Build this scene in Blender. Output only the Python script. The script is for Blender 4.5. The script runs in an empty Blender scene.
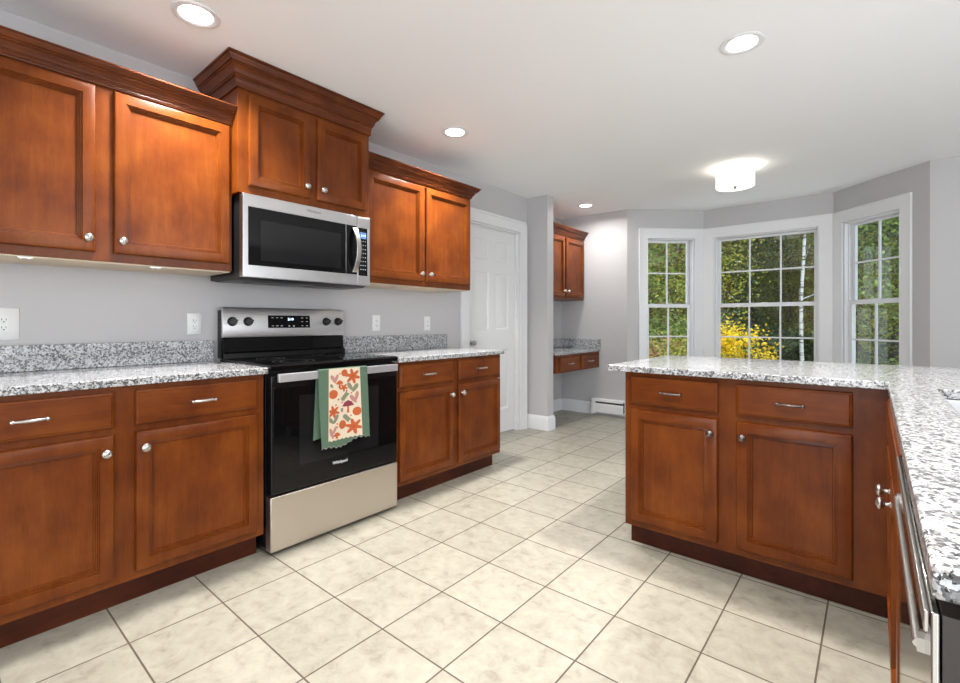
import bpy, bmesh, math, random
from mathutils import Vector, Matrix
R = math.radians
random.seed(7)
scene = bpy.context.scene
COL = scene.collection
CZ = 2.465          # ceiling height

# ------------------------------------------------------------------ camera
cd = bpy.data.cameras.new('camera')
cd.sensor_width = 36.0
cd.lens = 468.0/960.0*36.0
cd.shift_y = -19.0/960.0
cd.clip_start = 0.02
cam = bpy.data.objects.new('camera', cd); COL.objects.link(cam)
cam.location = (0, 0, 1.13); cam.rotation_euler = (R(90), 0, R(40.02))
scene.camera = cam

# ------------------------------------------------------------------ world, exposure
w = bpy.data.worlds.new('world'); scene.world = w; w.use_nodes = True
nt = w.node_tree; bg = nt.nodes['Background']
tc = nt.nodes.new('ShaderNodeTexCoord'); sx = nt.nodes.new('ShaderNodeSeparateXYZ'); cr = nt.nodes.new('ShaderNodeValToRGB')
nt.links.new(tc.outputs['Generated'], sx.inputs[0]); nt.links.new(sx.outputs['Z'], cr.inputs[0]); nt.links.new(cr.outputs[0], bg.inputs[0])
cr.color_ramp.elements[0].position = 0.0; cr.color_ramp.elements[0].color = (.80, .86, .92, 1)
cr.color_ramp.elements[1].position = 0.6; cr.color_ramp.elements[1].color = (.60, .76, 1.0, 1)
bg.inputs[1].default_value = 2.0
vs = scene.view_settings
vs.view_transform = 'Standard'; vs.look = 'None'; vs.exposure = 0.30; vs.gamma = 1.0; vs.use_curve_mapping = False

def area(name, loc, rot, sx_, sy_, power, color=(1, 1, 1), shape='RECTANGLE', parent=None, spread=None):
    l = bpy.data.lights.new(name, 'AREA'); l.shape = shape; l.size = sx_
    if shape in ('RECTANGLE', 'ELLIPSE'): l.size_y = sy_
    l.energy = power; l.color = color
    if spread: l.spread = spread
    o = bpy.data.objects.new(name, l); COL.objects.link(o); o.location = loc; o.rotation_euler = rot
    if parent: o.parent = parent
    return o
def sun(name, rot, e, color, ang):
    l = bpy.data.lights.new(name, 'SUN'); l.energy = e; l.color = color; l.angle = ang
    o = bpy.data.objects.new(name, l); COL.objects.link(o); o.rotation_euler = rot
sun('sun', (R(48), 0, R(35)), 3.2, (1, .93, .82), R(6))
# added fill lamps, out of view, in assumed openings behind and right of camera
area('fill_lamp_rear', (1.1, -2.55, 1.3), (R(90), 0, 0), 3.6, 2.0, 92, (.93, .96, 1.0))
area('fill_lamp_right', (3.52, 1.9, 1.4), (R(90), 0, R(90)), 3.0, 1.7, 52, (.92, .96, 1.0))

# ------------------------------------------------------------------ materials
MATS = {}
def newmat(name):
    m = bpy.data.materials.new(name); m.use_nodes = True; MATS[name] = m
    return m, m.node_tree, m.node_tree.nodes['Principled BSDF']
def simple(name, col, rough=.5, metal=0.0, spec=.5, bump=0.0, bscale=200, coat=0.0, emis=None, estr=0.0, var=0.0):
    m, t, b = newmat(name)
    b.inputs['Base Color'].default_value = (*col, 1); b.inputs['Roughness'].default_value = rough
    b.inputs['Metallic'].default_value = metal; b.inputs['Specular IOR Level'].default_value = spec
    b.inputs['Coat Weight'].default_value = coat; b.inputs['Coat Roughness'].default_value = .08
    if emis: b.inputs['Emission Color'].default_value = (*emis, 1); b.inputs['Emission Strength'].default_value = estr
    c = t.nodes.new('ShaderNodeTexCoord'); n = t.nodes.new('ShaderNodeTexNoise'); n.inputs['Scale'].default_value = bscale
    t.links.new(c.outputs['Object'], n.inputs['Vector'])
    if bump:
        bp = t.nodes.new('ShaderNodeBump'); bp.inputs['Strength'].default_value = bump; bp.inputs['Distance'].default_value = .001
        t.links.new(n.outputs['Fac'], bp.inputs['Height']); t.links.new(bp.outputs[0], b.inputs['Normal'])
    if var:
        r = t.nodes.new('ShaderNodeValToRGB'); e = r.color_ramp.elements
        e[0].position = .3; e[0].color = tuple(x*(1-var) for x in col)+(1,); e[1].position = .7; e[1].color = tuple(min(1, x*(1+var)) for x in col)+(1,)
        t.links.new(n.outputs['Fac'], r.inputs[0]); t.links.new(r.outputs[0], b.inputs['Base Color'])
    return m

def node(t, kind, **kw):
    n = t.nodes.new(kind)
    for k, v in kw.items(): setattr(n, k, v)
    return n
def math_(t, op, a, b=None, c=None):
    n = t.nodes.new('ShaderNodeMath'); n.operation = op
    for i, v in enumerate((a, b, c)):
        if v is None: continue
        if isinstance(v, (int, float)): n.inputs[i].default_value = v
        else: t.links.new(v, n.inputs[i])
    return n.outputs[0]

def wood(name, lo, mid, hi, rough=.3, horizontal=None):
    m, t, b = newmat(name)
    c = node(t, 'ShaderNodeTexCoord'); mp = node(t, 'ShaderNodeMapping')
    s = {None: (14, 14, 1.6), 'x': (1.6, 14, 14), 'y': (14, 1.6, 14)}[horizontal]
    mp.inputs['Scale'].default_value = s
    t.links.new(c.outputs['Object'], mp.inputs[0])
    n1 = node(t, 'ShaderNodeTexNoise'); n1.inputs['Scale'].default_value = 2.2; n1.inputs['Detail'].default_value = 5; n1.inputs['Distortion'].default_value = .6
    t.links.new(mp.outputs[0], n1.inputs['Vector'])
    n2 = node(t, 'ShaderNodeTexNoise'); n2.inputs['Scale'].default_value = 6; n2.inputs['Detail'].default_value = 3
    t.links.new(c.outputs['Object'], n2.inputs['Vector'])
    n3 = node(t, 'ShaderNodeTexNoise'); n3.inputs['Scale'].default_value = 14; n3.inputs['Detail'].default_value = 2
    t.links.new(mp.outputs[0], n3.inputs['Vector'])
    v = math_(t, 'ADD', math_(t, 'MULTIPLY', n1.outputs['Fac'], .30), math_(t, 'MULTIPLY', n2.outputs['Fac'], .55))
    v = math_(t, 'ADD', v, math_(t, 'MULTIPLY', n3.outputs['Fac'], .15))
    r = node(t, 'ShaderNodeValToRGB'); e = r.color_ramp.elements
    e[0].position = .36; e[0].color = (*lo, 1); e[1].position = .66; e[1].color = (*hi, 1)
    k = e.new(.5); k.color = (*mid, 1)
    t.links.new(v, r.inputs[0]); t.links.new(r.outputs[0], b.inputs['Base Color'])
    b.inputs['Roughness'].default_value = rough; b.inputs['Specular IOR Level'].default_value = .22
    bp = node(t, 'ShaderNodeBump'); bp.inputs['Strength'].default_value = .12; bp.inputs['Distance'].default_value = .001
    t.links.new(n3.outputs['Fac'], bp.inputs['Height']); t.links.new(bp.outputs[0], b.inputs['Normal'])
    return m
CH = wood('cherry_wood', (.088, .0175, .0024), (.134, .0300, .0036), (.182, .047, .0058))
CHX = wood('cherry_wood_along_x', (.088, .0175, .0024), (.134, .0300, .0036), (.182, .047, .0058), horizontal='x')
CHY = wood('cherry_wood_along_y', (.088, .0175, .0024), (.134, .0300, .0036), (.182, .047, .0058), horizontal='y')
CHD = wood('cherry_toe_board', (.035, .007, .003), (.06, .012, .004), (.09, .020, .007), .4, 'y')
CHC = wood('cherry_crown', (.06, .014, .0040), (.10, .024, .006), (.15, .038, .009), .28, 'y')

def granite(name):
    m, t, b = newmat(name)
    c = node(t, 'ShaderNodeTexCoord')
    def vor(scale, wob):
        n = node(t, 'ShaderNodeTexNoise'); n.inputs['Scale'].default_value = scale*.8; n.inputs['Detail'].default_value = 2
        t.links.new(c.outputs['Object'], n.inputs['Vector'])
        mx = node(t, 'ShaderNodeMix', data_type='RGBA', blend_type='LINEAR_LIGHT'); mx.inputs[0].default_value = wob
        t.links.new(c.outputs['Object'], mx.inputs[6]); t.links.new(n.outputs['Color'], mx.inputs[7])
        v = node(t, 'ShaderNodeTexVoronoi'); v.inputs['Scale'].default_value = scale
        t.links.new(mx.outputs[2], v.inputs['Vector'])
        s = node(t, 'ShaderNodeSeparateColor'); t.links.new(v.outputs['Color'], s.inputs[0])
        return s.outputs[0]
    a = vor(165, .006); bb = vor(330, .003)
    r1 = node(t, 'ShaderNodeValToRGB'); r1.color_ramp.interpolation = 'CONSTANT'; e = r1.color_ramp.elements
    e[0].position = 0; e[0].color = (.006, .006, .007, 1); e[1].position = .27; e[1].color = (.15, .145, .145, 1)
    for p, k in ((.39, (.33, .30, .275)), (.48, (.40, .40, .405)), (.68, (.52, .53, .55)), (.86, (.62, .64, .67))):
        x = e.new(p); x.color = (*k, 1)
    t.links.new(a, r1.inputs[0])
    r2 = node(t, 'ShaderNodeValToRGB'); r2.color_ramp.interpolation = 'CONSTANT'; e = r2.color_ramp.elements
    e[0].position = 0; e[0].color = (.03, .03, .035, 1); e[1].position = .14; e[1].color = (.36, .34, .33, 1)
    for p, k in ((.35, (.48, .485, .495)), (.75, (.60, .615, .64))):
        x = e.new(p); x.color = (*k, 1)
    t.links.new(bb, r2.inputs[0])
    mx = node(t, 'ShaderNodeMix', data_type='RGBA'); mx.inputs[0].default_value = .22
    t.links.new(r1.outputs[0], mx.inputs[6]); t.links.new(r2.outputs[0], mx.inputs[7])
    t.links.new(mx.outputs[2], b.inputs['Base Color'])
    b.inputs['Roughness'].default_value = .14; b.inputs['Specular IOR Level'].default_value = .5
    return m
GR = granite('speckled_granite')

def tilemat():
    m, t, b = newmat('cream_floor_tile')
    c = node(t, 'ShaderNodeTexCoord'); s = node(t, 'ShaderNodeSeparateXYZ'); t.links.new(c.outputs['Object'], s.inputs[0])
    S = .3114; X0 = -2.0076; Y0 = 1.0900
    gx = math_(t, 'DIVIDE', math_(t, 'SUBTRACT', s.outputs[0], X0), S); gy = math_(t, 'DIVIDE', math_(t, 'SUBTRACT', s.outputs[1], Y0), S)
    def dist(g):
        f = math_(t, 'FRACT', g); return math_(t, 'MULTIPLY', math_(t, 'MINIMUM', f, math_(t, 'SUBTRACT', 1.0, f)), S)
    d = math_(t, 'MINIMUM', dist(gx), dist(gy))
    n = node(t, 'ShaderNodeTexNoise'); n.inputs['Scale'].default_value = 60; t.links.new(c.outputs['Object'], n.inputs['Vector'])
    dd = math_(t, 'ADD', d, math_(t, 'MULTIPLY', math_(t, 'SUBTRACT', n.outputs['Fac'], .5), .0012))
    mr = node(t, 'ShaderNodeMapRange'); mr.inputs[1].default_value = .0024; mr.inputs[2].default_value = .0034; t.links.new(dd, mr.inputs[0])
    cb = node(t, 'ShaderNodeCombineXYZ'); t.links.new(math_(t, 'FLOOR', gx), cb.inputs[0]); t.links.new(math_(t, 'FLOOR', gy), cb.inputs[1])
    wn = node(t, 'ShaderNodeTexWhiteNoise', noise_dimensions='3D'); t.links.new(cb.outputs[0], wn.inputs['Vector'])
    ad = node(t, 'ShaderNodeVectorMath', operation='MULTIPLY_ADD'); t.links.new(wn.outputs['Color'], ad.inputs[0]); ad.inputs[1].default_value = (9, 9, 9); t.links.new(c.outputs['Object'], ad.inputs[2])
    n1 = node(t, 'ShaderNodeTexNoise'); n1.inputs['Scale'].default_value = 16; n1.inputs['Detail'].default_value = 8; n1.inputs['Roughness'].default_value = .68; n1.inputs['Distortion'].default_value = .4
    t.links.new(ad.outputs[0], n1.inputs['Vector'])
    r = node(t, 'ShaderNodeValToRGB'); e = r.color_ramp.elements
    e[0].position = .30; e[0].color = (.235, .215, .165, 1); e[1].position = .66; e[1].color = (.385, .362, .295, 1)
    k = e.new(.45); k.color = (.32, .298, .24, 1)
    t.links.new(n1.outputs['Fac'], r.inputs[0])
    hs = node(t, 'ShaderNodeHueSaturation'); t.links.new(r.outputs[0], hs.inputs['Color'])
    t.links.new(math_(t, 'ADD', math_(t, 'MULTIPLY', wn.outputs['Value'], .10), .95), hs.inputs['Value'])
    mx = node(t, 'ShaderNodeMix', data_type='RGBA'); t.links.new(mr.outputs[0], mx.inputs[0])
    mx.inputs[6].default_value = (.085, .065, .045, 1); t.links.new(hs.outputs[0], mx.inputs[7]); t.links.new(mx.outputs[2], b.inputs['Base Color'])
    rr = node(t, 'ShaderNodeMapRange'); rr.inputs[3].default_value = .8; rr.inputs[4].default_value = .34; t.links.new(mr.outputs[0], rr.inputs[0]); t.links.new(rr.outputs[0], b.inputs['Roughness'])
    bp = node(t, 'ShaderNodeBump'); bp.inputs['Strength'].default_value = .5; bp.inputs['Distance'].default_value = .002
    t.links.new(math_(t, 'ADD', mr.outputs[0], math_(t, 'MULTIPLY', n1.outputs['Fac'], .15)), bp.inputs['Height']); t.links.new(bp.outputs[0], b.inputs['Normal'])
    return m
TILE = tilemat()
WALL = simple('grey_wall_paint', (.475, .465, .468), .6, bump=.05, bscale=150)
CEIL = simple('white_ceiling_paint', (.91, .91, .92), .8, bump=.08, bscale=90)
TRIM = simple('white_trim_paint', (.72, .72, .73), .35, bump=.02)
DOORW = simple('white_door_paint', (.70, .70, .70), .4, bump=.02)
def steelmat(name, col, rough, along):
    m, t, b = newmat(name)
    c = node(t, 'ShaderNodeTexCoord'); mp = node(t, 'ShaderNodeMapping'); mp.inputs['Scale'].default_value = {'y': (400, 3, 400), 'x': (3, 400, 400)}[along]
    t.links.new(c.outputs['Object'], mp.inputs[0]); n = node(t, 'ShaderNodeTexNoise'); n.inputs['Scale'].default_value = 1; t.links.new(mp.outputs[0], n.inputs['Vector'])
    mr = node(t, 'ShaderNodeMapRange'); mr.inputs[3].default_value = rough*.75; mr.inputs[4].default_value = rough*1.3; t.links.new(n.outputs['Fac'], mr.inputs[0]); t.links.new(mr.outputs[0], b.inputs['Roughness'])
    b.inputs['Base Color'].default_value = (*col, 1); b.inputs['Metallic'].default_value = 1
    bp = node(t, 'ShaderNodeBump'); bp.inputs['Strength'].default_value = .04; bp.inputs['Distance'].default_value = .0005; t.links.new(n.outputs['Fac'], bp.inputs['Height']); t.links.new(bp.outputs[0], b.inputs['Normal'])
    return m
STEEL = steelmat('brushed_stainless_steel', (.56, .55, .55), .30, 'y')
STEELP = steelmat('polished_dishwasher_steel', (.60, .58, .56), .10, 'y')
NICK = simple('satin_nickel', (.52, .50, .48), .28, 1.0)
DNICK = simple('dark_nickel', (.20, .17, .16), .35, 1.0)
BLK = simple('black_enamel', (.006, .006, .007), .2, spec=.3)
BGL = simple('black_glass', (.003, .003, .0035), .03, spec=.28)
BWIN = simple('oven_window_glass', (.009, .009, .010), .06, spec=.3)
DGREY = simple('dark_grey_metal', (.035, .035, .038), .4)
DBR = simple('dark_tub_side', (.028, .020, .016), .5)
BPL = simple('black_plastic', (.012, .012, .012), .35)
WPL = simple('white_plastic', (.74, .74, .73), .35)
SLOT = simple('dark_slot', (.02, .02, .02), .6)
HEAT = simple('white_heater_enamel', (.75, .75, .74), .4)
PALE = simple('pale_maple_underside', (.62, .50, .36), .5, var=.1, bscale=8)
GLOW = simple('can_lens', (.9, .9, .9), .5, emis=(1, .98, .95), estr=9)
SHADE = simple('drum_shade_fabric', (.9, .88, .84), .8, emis=(1, .95, .87), estr=1.15)
DIFF = simple('drum_diffuser', (.9, .9, .88), .6, emis=(1, .97, .92), estr=1.3)
LCD = simple('blue_display', (.02, .03, .08), .3, emis=(.25, .5, 1), estr=.5)
LCDW = simple('display_digits', (.1, .2, .3), .3, emis=(.6, .75, 1), estr=2.2)
MARK = simple('pale_print', (.55, .55, .55), .5)
DMARK = simple('dark_print', (.05, .05, .05), .5)
GREEN = simple('sage_towel_weave', (.085, .14, .092), .95, bump=.9, bscale=520, var=.25)
CREAM = simple('cream_towel_cloth', (.66, .54, .41), .95, bump=.3, bscale=500)
ORG = simple('orange_print', (.45, .095, .025), .95)
MAR = simple('maroon_print', (.20, .03, .045), .95)
PNK = simple('dusty_pink_print', (.42, .21, .18), .95)
OLV = simple('grey_green_print', (.20, .21, .13), .95)
RST = simple('rust_print', (.42, .07, .02), .95)
def glassmat():
    m, t, b = newmat('window_pane_glass'); t.nodes.remove(b)
    o = t.nodes['Material Output']; tr = node(t, 'ShaderNodeBsdfTransparent'); gl = node(t, 'ShaderNodeBsdfGlossy'); gl.inputs['Roughness'].default_value = .01
    tr.inputs[0].default_value = (.93, .96, .95, 1)
    ge = node(t, 'ShaderNodeNewGeometry'); dp = node(t, 'ShaderNodeVectorMath', operation='DOT_PRODUCT'); t.links.new(ge.outputs['Incoming'], dp.inputs[0]); t.links.new(ge.outputs['Normal'], dp.inputs[1])
    q = math_(t, 'SUBTRACT', 1.0, math_(t, 'ABSOLUTE', dp.outputs['Value'])); q = math_(t, 'ADD', math_(t, 'MULTIPLY', math_(t, 'POWER', q, 5.0), .9), .04); mx = node(t, 'ShaderNodeMixShader')
    t.links.new(q, mx.inputs[0]); t.links.new(tr.outputs[0], mx.inputs[1]); t.links.new(gl.outputs[0], mx.inputs[2]); t.links.new(mx.outputs[0], o.inputs[0])
    return m
GLASS = glassmat()
def leafmat(name, cols):
    m, t, b = newmat(name)
    g = node(t, 'ShaderNodeTexCoord'); n = node(t, 'ShaderNodeTexNoise'); n.inputs['Scale'].default_value = 2.3; n.inputs['Detail'].default_value = 6; n.inputs['Roughness'].default_value = .8
    t.links.new(g.outputs['Object'], n.inputs['Vector']); r = node(t, 'ShaderNodeValToRGB'); e = r.color_ramp.elements
    e[0].position = .32; e[0].color = (*cols[0], 1); e[1].position = .68; e[1].color = (*cols[-1], 1)
    for i, c in enumerate(cols[1:-1]): k = e.new(.32+.36*(i+1)/(len(cols)-1)); k.color = (*c, 1)
    t.links.new(n.outputs['Fac'], r.inputs[0]); t.links.new(r.outputs[0], b.inputs['Base Color']); b.inputs['Roughness'].default_value = .6
    b.inputs['Specular IOR Level'].default_value = .2
    # leaves let some light through
    tl = node(t, 'ShaderNodeBsdfTranslucent'); mx = node(t, 'ShaderNodeMixShader'); mx.inputs[0].default_value = .35
    t.links.new(r.outputs[0], tl.inputs[0]); o = t.nodes['Material Output']
    t.links.new(b.outputs[0], mx.inputs[1]); t.links.new(tl.outputs[0], mx.inputs[2]); t.links.new(mx.outputs[0], o.inputs[0])
    return m
LF = {'green': leafmat('leaf_green', [(.08, .14, .03), (.20, .28, .07), (.40, .46, .14)]),
      'dark': leafmat('leaf_dark_green', [(.05, .085, .04), (.13, .18, .085), (.27, .33, .17)]),
      'yellowgreen': leafmat('leaf_yellow_green', [(.11, .13, .02), (.34, .36, .06), (.58, .52, .09)]),
      'orange': leafmat('leaf_orange', [(.32, .19, .06), (.70, .38, .14), (.80, .56, .28)]),
      'russet': leafmat('leaf_russet', [(.12, .18, .06), (.45, .30, .13), (.65, .30, .17)]),
      'yellow': leafmat('leaf_bright_yellow', [(.55, .36, .01), (.85, .60, .02), (.98, .78, .10)])}
BARK = simple('grey_brown_bark', (.09, .075, .06), .9, var=.5, bscale=14)
def birchmat():
    m, t, b = newmat('white_birch_bark'); c = node(t, 'ShaderNodeTexCoord'); mp = node(t, 'ShaderNodeMapping'); mp.inputs['Scale'].default_value = (3, 3, 12)
    t.links.new(c.outputs['Object'], mp.inputs[0]); n = node(t, 'ShaderNodeTexNoise'); n.inputs['Scale'].default_value = 2; n.inputs['Detail'].default_value = 4; t.links.new(mp.outputs[0], n.inputs['Vector'])
    r = node(t, 'ShaderNodeValToRGB'); e = r.color_ramp.elements; e[0].position = .40; e[0].color = (.06, .06, .06, 1); e[1].position = .5; e[1].color = (.45, .46, .46, 1)
    t.links.new(n.outputs['Fac'], r.inputs[0]); t.links.new(r.outputs[0], b.inputs['Base Color']); b.inputs['Roughness'].default_value = .8
    return m
BIRCH = birchmat()
def groundmat():
    m, t, b = newmat('leaf_litter_ground'); c = node(t, 'ShaderNodeTexCoord'); n = node(t, 'ShaderNodeTexNoise'); n.inputs['Scale'].default_value = 3; n.inputs['Detail'].default_value = 9; n.inputs['Roughness'].default_value = .75
    t.links.new(c.outputs['Object'], n.inputs['Vector']); r = node(t, 'ShaderNodeValToRGB'); e = r.color_ramp.elements
    e[0].position = .36; e[0].color = (.10, .08, .045, 1); e[1].position = .64; e[1].color = (.50, .34, .22, 1); k = e.new(.5); k.color = (.26, .20, .12, 1)
    t.links.new(n.outputs['Fac'], r.inputs[0]); t.links.new(r.outputs[0], b.inputs['Base Color']); b.inputs['Roughness'].default_value = .9
    return m
GROUND = groundmat()

# ------------------------------------------------------------------ mesh helpers
class Fr:
    """wall-aligned frame: u runs along the wall, d comes out of it into the room, z is up"""
    def __init__(s, ox, oy, dx, dy, oz=0):
        l = math.hypot(dx, dy); s.o = (ox, oy, oz); s.u = (dx/l, dy/l); s.n = (dy/l, -dx/l)
    def __call__(s, u, d, z): return Vector((s.o[0]+s.u[0]*u+s.n[0]*d, s.o[1]+s.u[1]*u+s.n[1]*d, s.o[2]+z))
WORLD = lambda x, y, z: Vector((x, y, z))
class MB:
    def __init__(s, f=WORLD): s.v = []; s.f = []; s.m = []; s.fr = f; s.mi = 0
    def add(s, vs_, fs_):
        o = len(s.v); s.v += [s.fr(*p) for p in vs_]; s.f += [tuple(i+o for i in f) for f in fs_]; s.m += [s.mi]*len(fs_); return s
    def box(s, a0, a1, b0, b1, c0, c1):
        vs_ = [(a, b, c) for a in (a0, a1) for b in (b0, b1) for c in (c0, c1)]
        return s.add(vs_, [(0, 1, 3, 2), (4, 6, 7, 5), (0, 4, 5, 1), (2, 3, 7, 6), (0, 2, 6, 4), (1, 5, 7, 3)])
    def rings(s, u0, u1, z0, z1, d0, prof, cap=True, back=True):
        """concentric rectangles: prof = [(inset, depth)...], closed by a flat panel"""
        vs_ = []; fs_ = []
        for (i, d) in prof: vs_ += [(u0+i, d0+d, z0+i), (u1-i, d0+d, z0+i), (u1-i, d0+d, z1-i), (u0+i, d0+d, z1-i)]
        for k in range(len(prof)-1):
            for j in range(4): a = k*4+j; b = k*4+(j+1) % 4; fs_.append((a, b, b+4, a+4))
        if back: fs_.append((0, 1, 2, 3))
        if cap: n = (len(prof)-1)*4; fs_.append((n, n+1, n+2, n+3))
        return s.add(vs_, fs_)
    def grid(s, us, zs, hole, d0, d1, axes='uz'):
        """slab of rectangular cells (us x zs) with some cells left out"""
        nu, nz = len(us)-1, len(zs)-1; idx = {}; vs_ = []; fs_ = []
        def V(i, j, k):
            if (i, j, k) not in idx:
                idx[i, j, k] = len(vs_); d = (d0, d1)[k]
                vs_.append((us[i], d, zs[j]) if axes == 'uz' else (us[i], zs[j], d))
            return idx[i, j, k]
        on = lambda i, j: 0 <= i < nu and 0 <= j < nz and not hole(i, j)
        for i in range(nu):
            for j in range(nz):
                if not on(i, j): continue
                for k in (0, 1): fs_.append((V(i, j, k), V(i+1, j, k), V(i+1, j+1, k), V(i, j+1, k)))
                if not on(i-1, j): fs_.append((V(i, j, 0), V(i, j+1, 0), V(i, j+1, 1), V(i, j, 1)))
                if not on(i+1, j): fs_.append((V(i+1, j, 0), V(i+1, j+1, 0), V(i+1, j+1, 1), V(i+1, j, 1)))
                if not on(i, j-1): fs_.append((V(i, j, 0), V(i+1, j, 0), V(i+1, j, 1), V(i, j, 1)))
                if not on(i, j+1): fs_.append((V(i, j+1, 0), V(i+1, j+1, 0), V(i+1, j+1, 1), V(i, j+1, 1)))
        return s.add(vs_, fs_)
    def prism(s, poly, c0, c1, axis='z'):
        """polygon extruded: axis z -> poly is (a,b); axis u -> poly is (d,z) extruded along u"""
        n = len(poly); P = []
        for c in (c0, c1):
            for p in poly: P.append((p[0], p[1], c) if axis == 'z' else ((c, p[0], p[1]) if axis == 'u' else (p[0], c, p[1])))
        return s.add(P, [tuple(range(n)), tuple(range(n, 2*n))]+[(i, (i+1) % n, (i+1) % n+n, i+n) for i in range(n)])
    def lathe(s, c, prof, n=20, axis='d'):
        vs_ = []; fs_ = []
        for (r, h) in prof:
            for k in range(n):
                a = 2*math.pi*k/n; p, q = r*math.cos(a), r*math.sin(a)
                vs_.append((c[0]+p, c[1]+h, c[2]+q) if axis == 'd' else ((c[0]+p, c[1]+q, c[2]+h) if axis == 'z' else (c[0]+h, c[1]+p, c[2]+q)))
        for i in range(len(prof)-1):
            for k in range(n): a = i*n+k; b = i*n+(k+1) % n; fs_.append((a, b, b+n, a+n))
        fs_.append(tuple(range(n))); fs_.append(tuple(range((len(prof)-1)*n, len(prof)*n)))
        return s.add(vs_, fs_)
    def tube(s, pts, rad, n=10, flat=1.0):
        pts = [Vector(p) for p in pts]; vs_ = []; fs_ = []
        for i, p in enumerate(pts):
            t = (pts[min(i+1, len(pts)-1)]-pts[max(i-1, 0)]).normalized()
            a = t.cross(Vector((0, 0, 1))) if abs(t.z) < .9 else t.cross(Vector((1, 0, 0)))
            a.normalize(); b = t.cross(a); r = rad[i] if isinstance(rad, (list, tuple)) else rad
            for k in range(n): th = 2*math.pi*k/n; vs_.append(tuple(p+a*r*math.cos(th)+b*r*flat*math.sin(th)))
        for i in range(len(pts)-1):
            for k in range(n): a_ = i*n+k; b_ = i*n+(k+1) % n; fs_.append((a_, b_, b_+n, a_+n))
        fs_.append(tuple(range(n))); fs_.append(tuple(range((len(pts)-1)*n, len(pts)*n)))
        return s.add(vs_, fs_)
    def sweep(s, path, prof, closed=False):
        """path: [(u, d, (nu, nd))...] with outward mitre vectors; prof: [(out, z)...] closed section"""
        n = len(prof); vs_ = []; fs_ = []
        for (u, d, (nu, nd)) in path:
            for (o, z) in prof: vs_.append((u+nu*o, d+nd*o, z))
        for i in range(len(path)-1):
            for k in range(n): a = i*n+k; b = i*n+(k+1) % n; fs_.append((a, b, b+n, a+n))
        fs_.append(tuple(range(n))); fs_.append(tuple(range((len(path)-1)*n, len(path)*n)))
        return s.add(vs_, fs_)
    def build(s, name, mat, parent=None, bevel=0.0, smooth=40, recalc=True):
        org = wloc(parent) if parent else Vector((0, 0, 0))
        me = bpy.data.meshes.new(name); me.from_pydata([v-org for v in s.v], [], s.f)
        mats = mat if isinstance(mat, (list, tuple)) else [mat]
        for m in mats: me.materials.append(m)
        me.polygons.foreach_set('material_index', s.m)
        if recalc:
            bm = bmesh.new(); bm.from_mesh(me); bmesh.ops.recalc_face_normals(bm, faces=bm.faces); bm.to_mesh(me); bm.free()
        if smooth:
            me.polygons.foreach_set('use_smooth', [True]*len(me.polygons)); me.set_sharp_from_angle(angle=R(smooth))
        o = bpy.data.objects.new(name, me); COL.objects.link(o)
        if parent: o.parent = parent
        if bevel:
            b = o.modifiers.new('bevel', 'BEVEL'); b.width = bevel; b.segments = 2; b.limit_method = 'ANGLE'; b.angle_limit = R(50)
        return o
def wloc(o):
    v = Vector((0, 0, 0))
    while o: v += o.location; o = o.parent
    return v
def tag(o, label=None, cat=None, group=None, kind=None):
    if label: o['label'] = label
    if cat: o['category'] = cat
    if group: o['group'] = group
    if kind: o['kind'] = kind
    return o
def thing(name, loc, label, cat, group=None):
    o = bpy.data.objects.new(name, None); COL.objects.link(o); o.location = loc; o.empty_display_size = .05
    return tag(o, label, cat, group)
def struct(name, mb, mat, bevel=0.0, label=None):
    o = mb.build(name, mat, bevel=bevel); o['kind'] = 'structure'
    if label: o['label'] = label
    return o
def sroot(name, loc=(0, 0, 0)):
    o = bpy.data.objects.new(name, None); COL.objects.link(o); o.location = loc; o['kind'] = 'structure'; return o
def copy_tree(o, parent=None):
    c = o.copy(); COL.objects.link(c); c.parent = parent
    for ch in list(o.children): copy_tree(ch, c)
    return c
def text(name, s, size, fr, u, d, z, mat, parent, bold=0.0, align='CENTER'):
    cu = bpy.data.curves.new(name, 'FONT'); cu.body = s; cu.size = size; cu.extrude = .0003; cu.align_x = align; cu.offset = bold
    tmp = bpy.data.objects.new(name, cu); COL.objects.link(tmp)
    dg = bpy.context.evaluated_depsgraph_get(); me = bpy.data.meshes.new_from_object(tmp.evaluated_get(dg)); COL.objects.unlink(tmp); bpy.data.objects.remove(tmp)
    M = Matrix(((fr.u[0], 0, fr.n[0], 0), (fr.u[1], 0, fr.n[1], 0), (0, 1, 0, 0), (0, 0, 0, 1)))
    me.transform(Matrix.Translation(fr(u, d, z)-wloc(parent)) @ M); me.materials.clear(); me.materials.append(mat)
    o = bpy.data.objects.new(name, me); COL.objects.link(o); o.parent = parent; return o

# ------------------------------------------------------------------ room shell
XL, XN, YF, YB, XR = -2.85, -3.10, 5.34, -2.6, 3.6
A, B, C, D = (-2.22, 5.34), (-1.55, 6.0), (-.31, 6.0), (.36, 5.34)
WT = .12
mb = MB(); mb.prism([(-3.3, YB-.1), (XR+.1, YB-.1), (XR+.1, 5.46), (.41, 5.46), (-.26, 6.12), (-1.60, 6.12), (-2.27, 5.46), (-3.3, 5.46)], -.12, 0); struct('floor', mb, TILE)
mb = MB(); mb.prism([(-3.3, YB-.14), (XR+.14, YB-.14), (XR+.14, 5.50), (.43, 5.50), (-.24, 6.16), (-1.62, 6.16), (-2.29, 5.50), (-3.3, 5.50)], CZ, CZ+.12); struct('ceiling', mb, CEIL)

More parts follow.
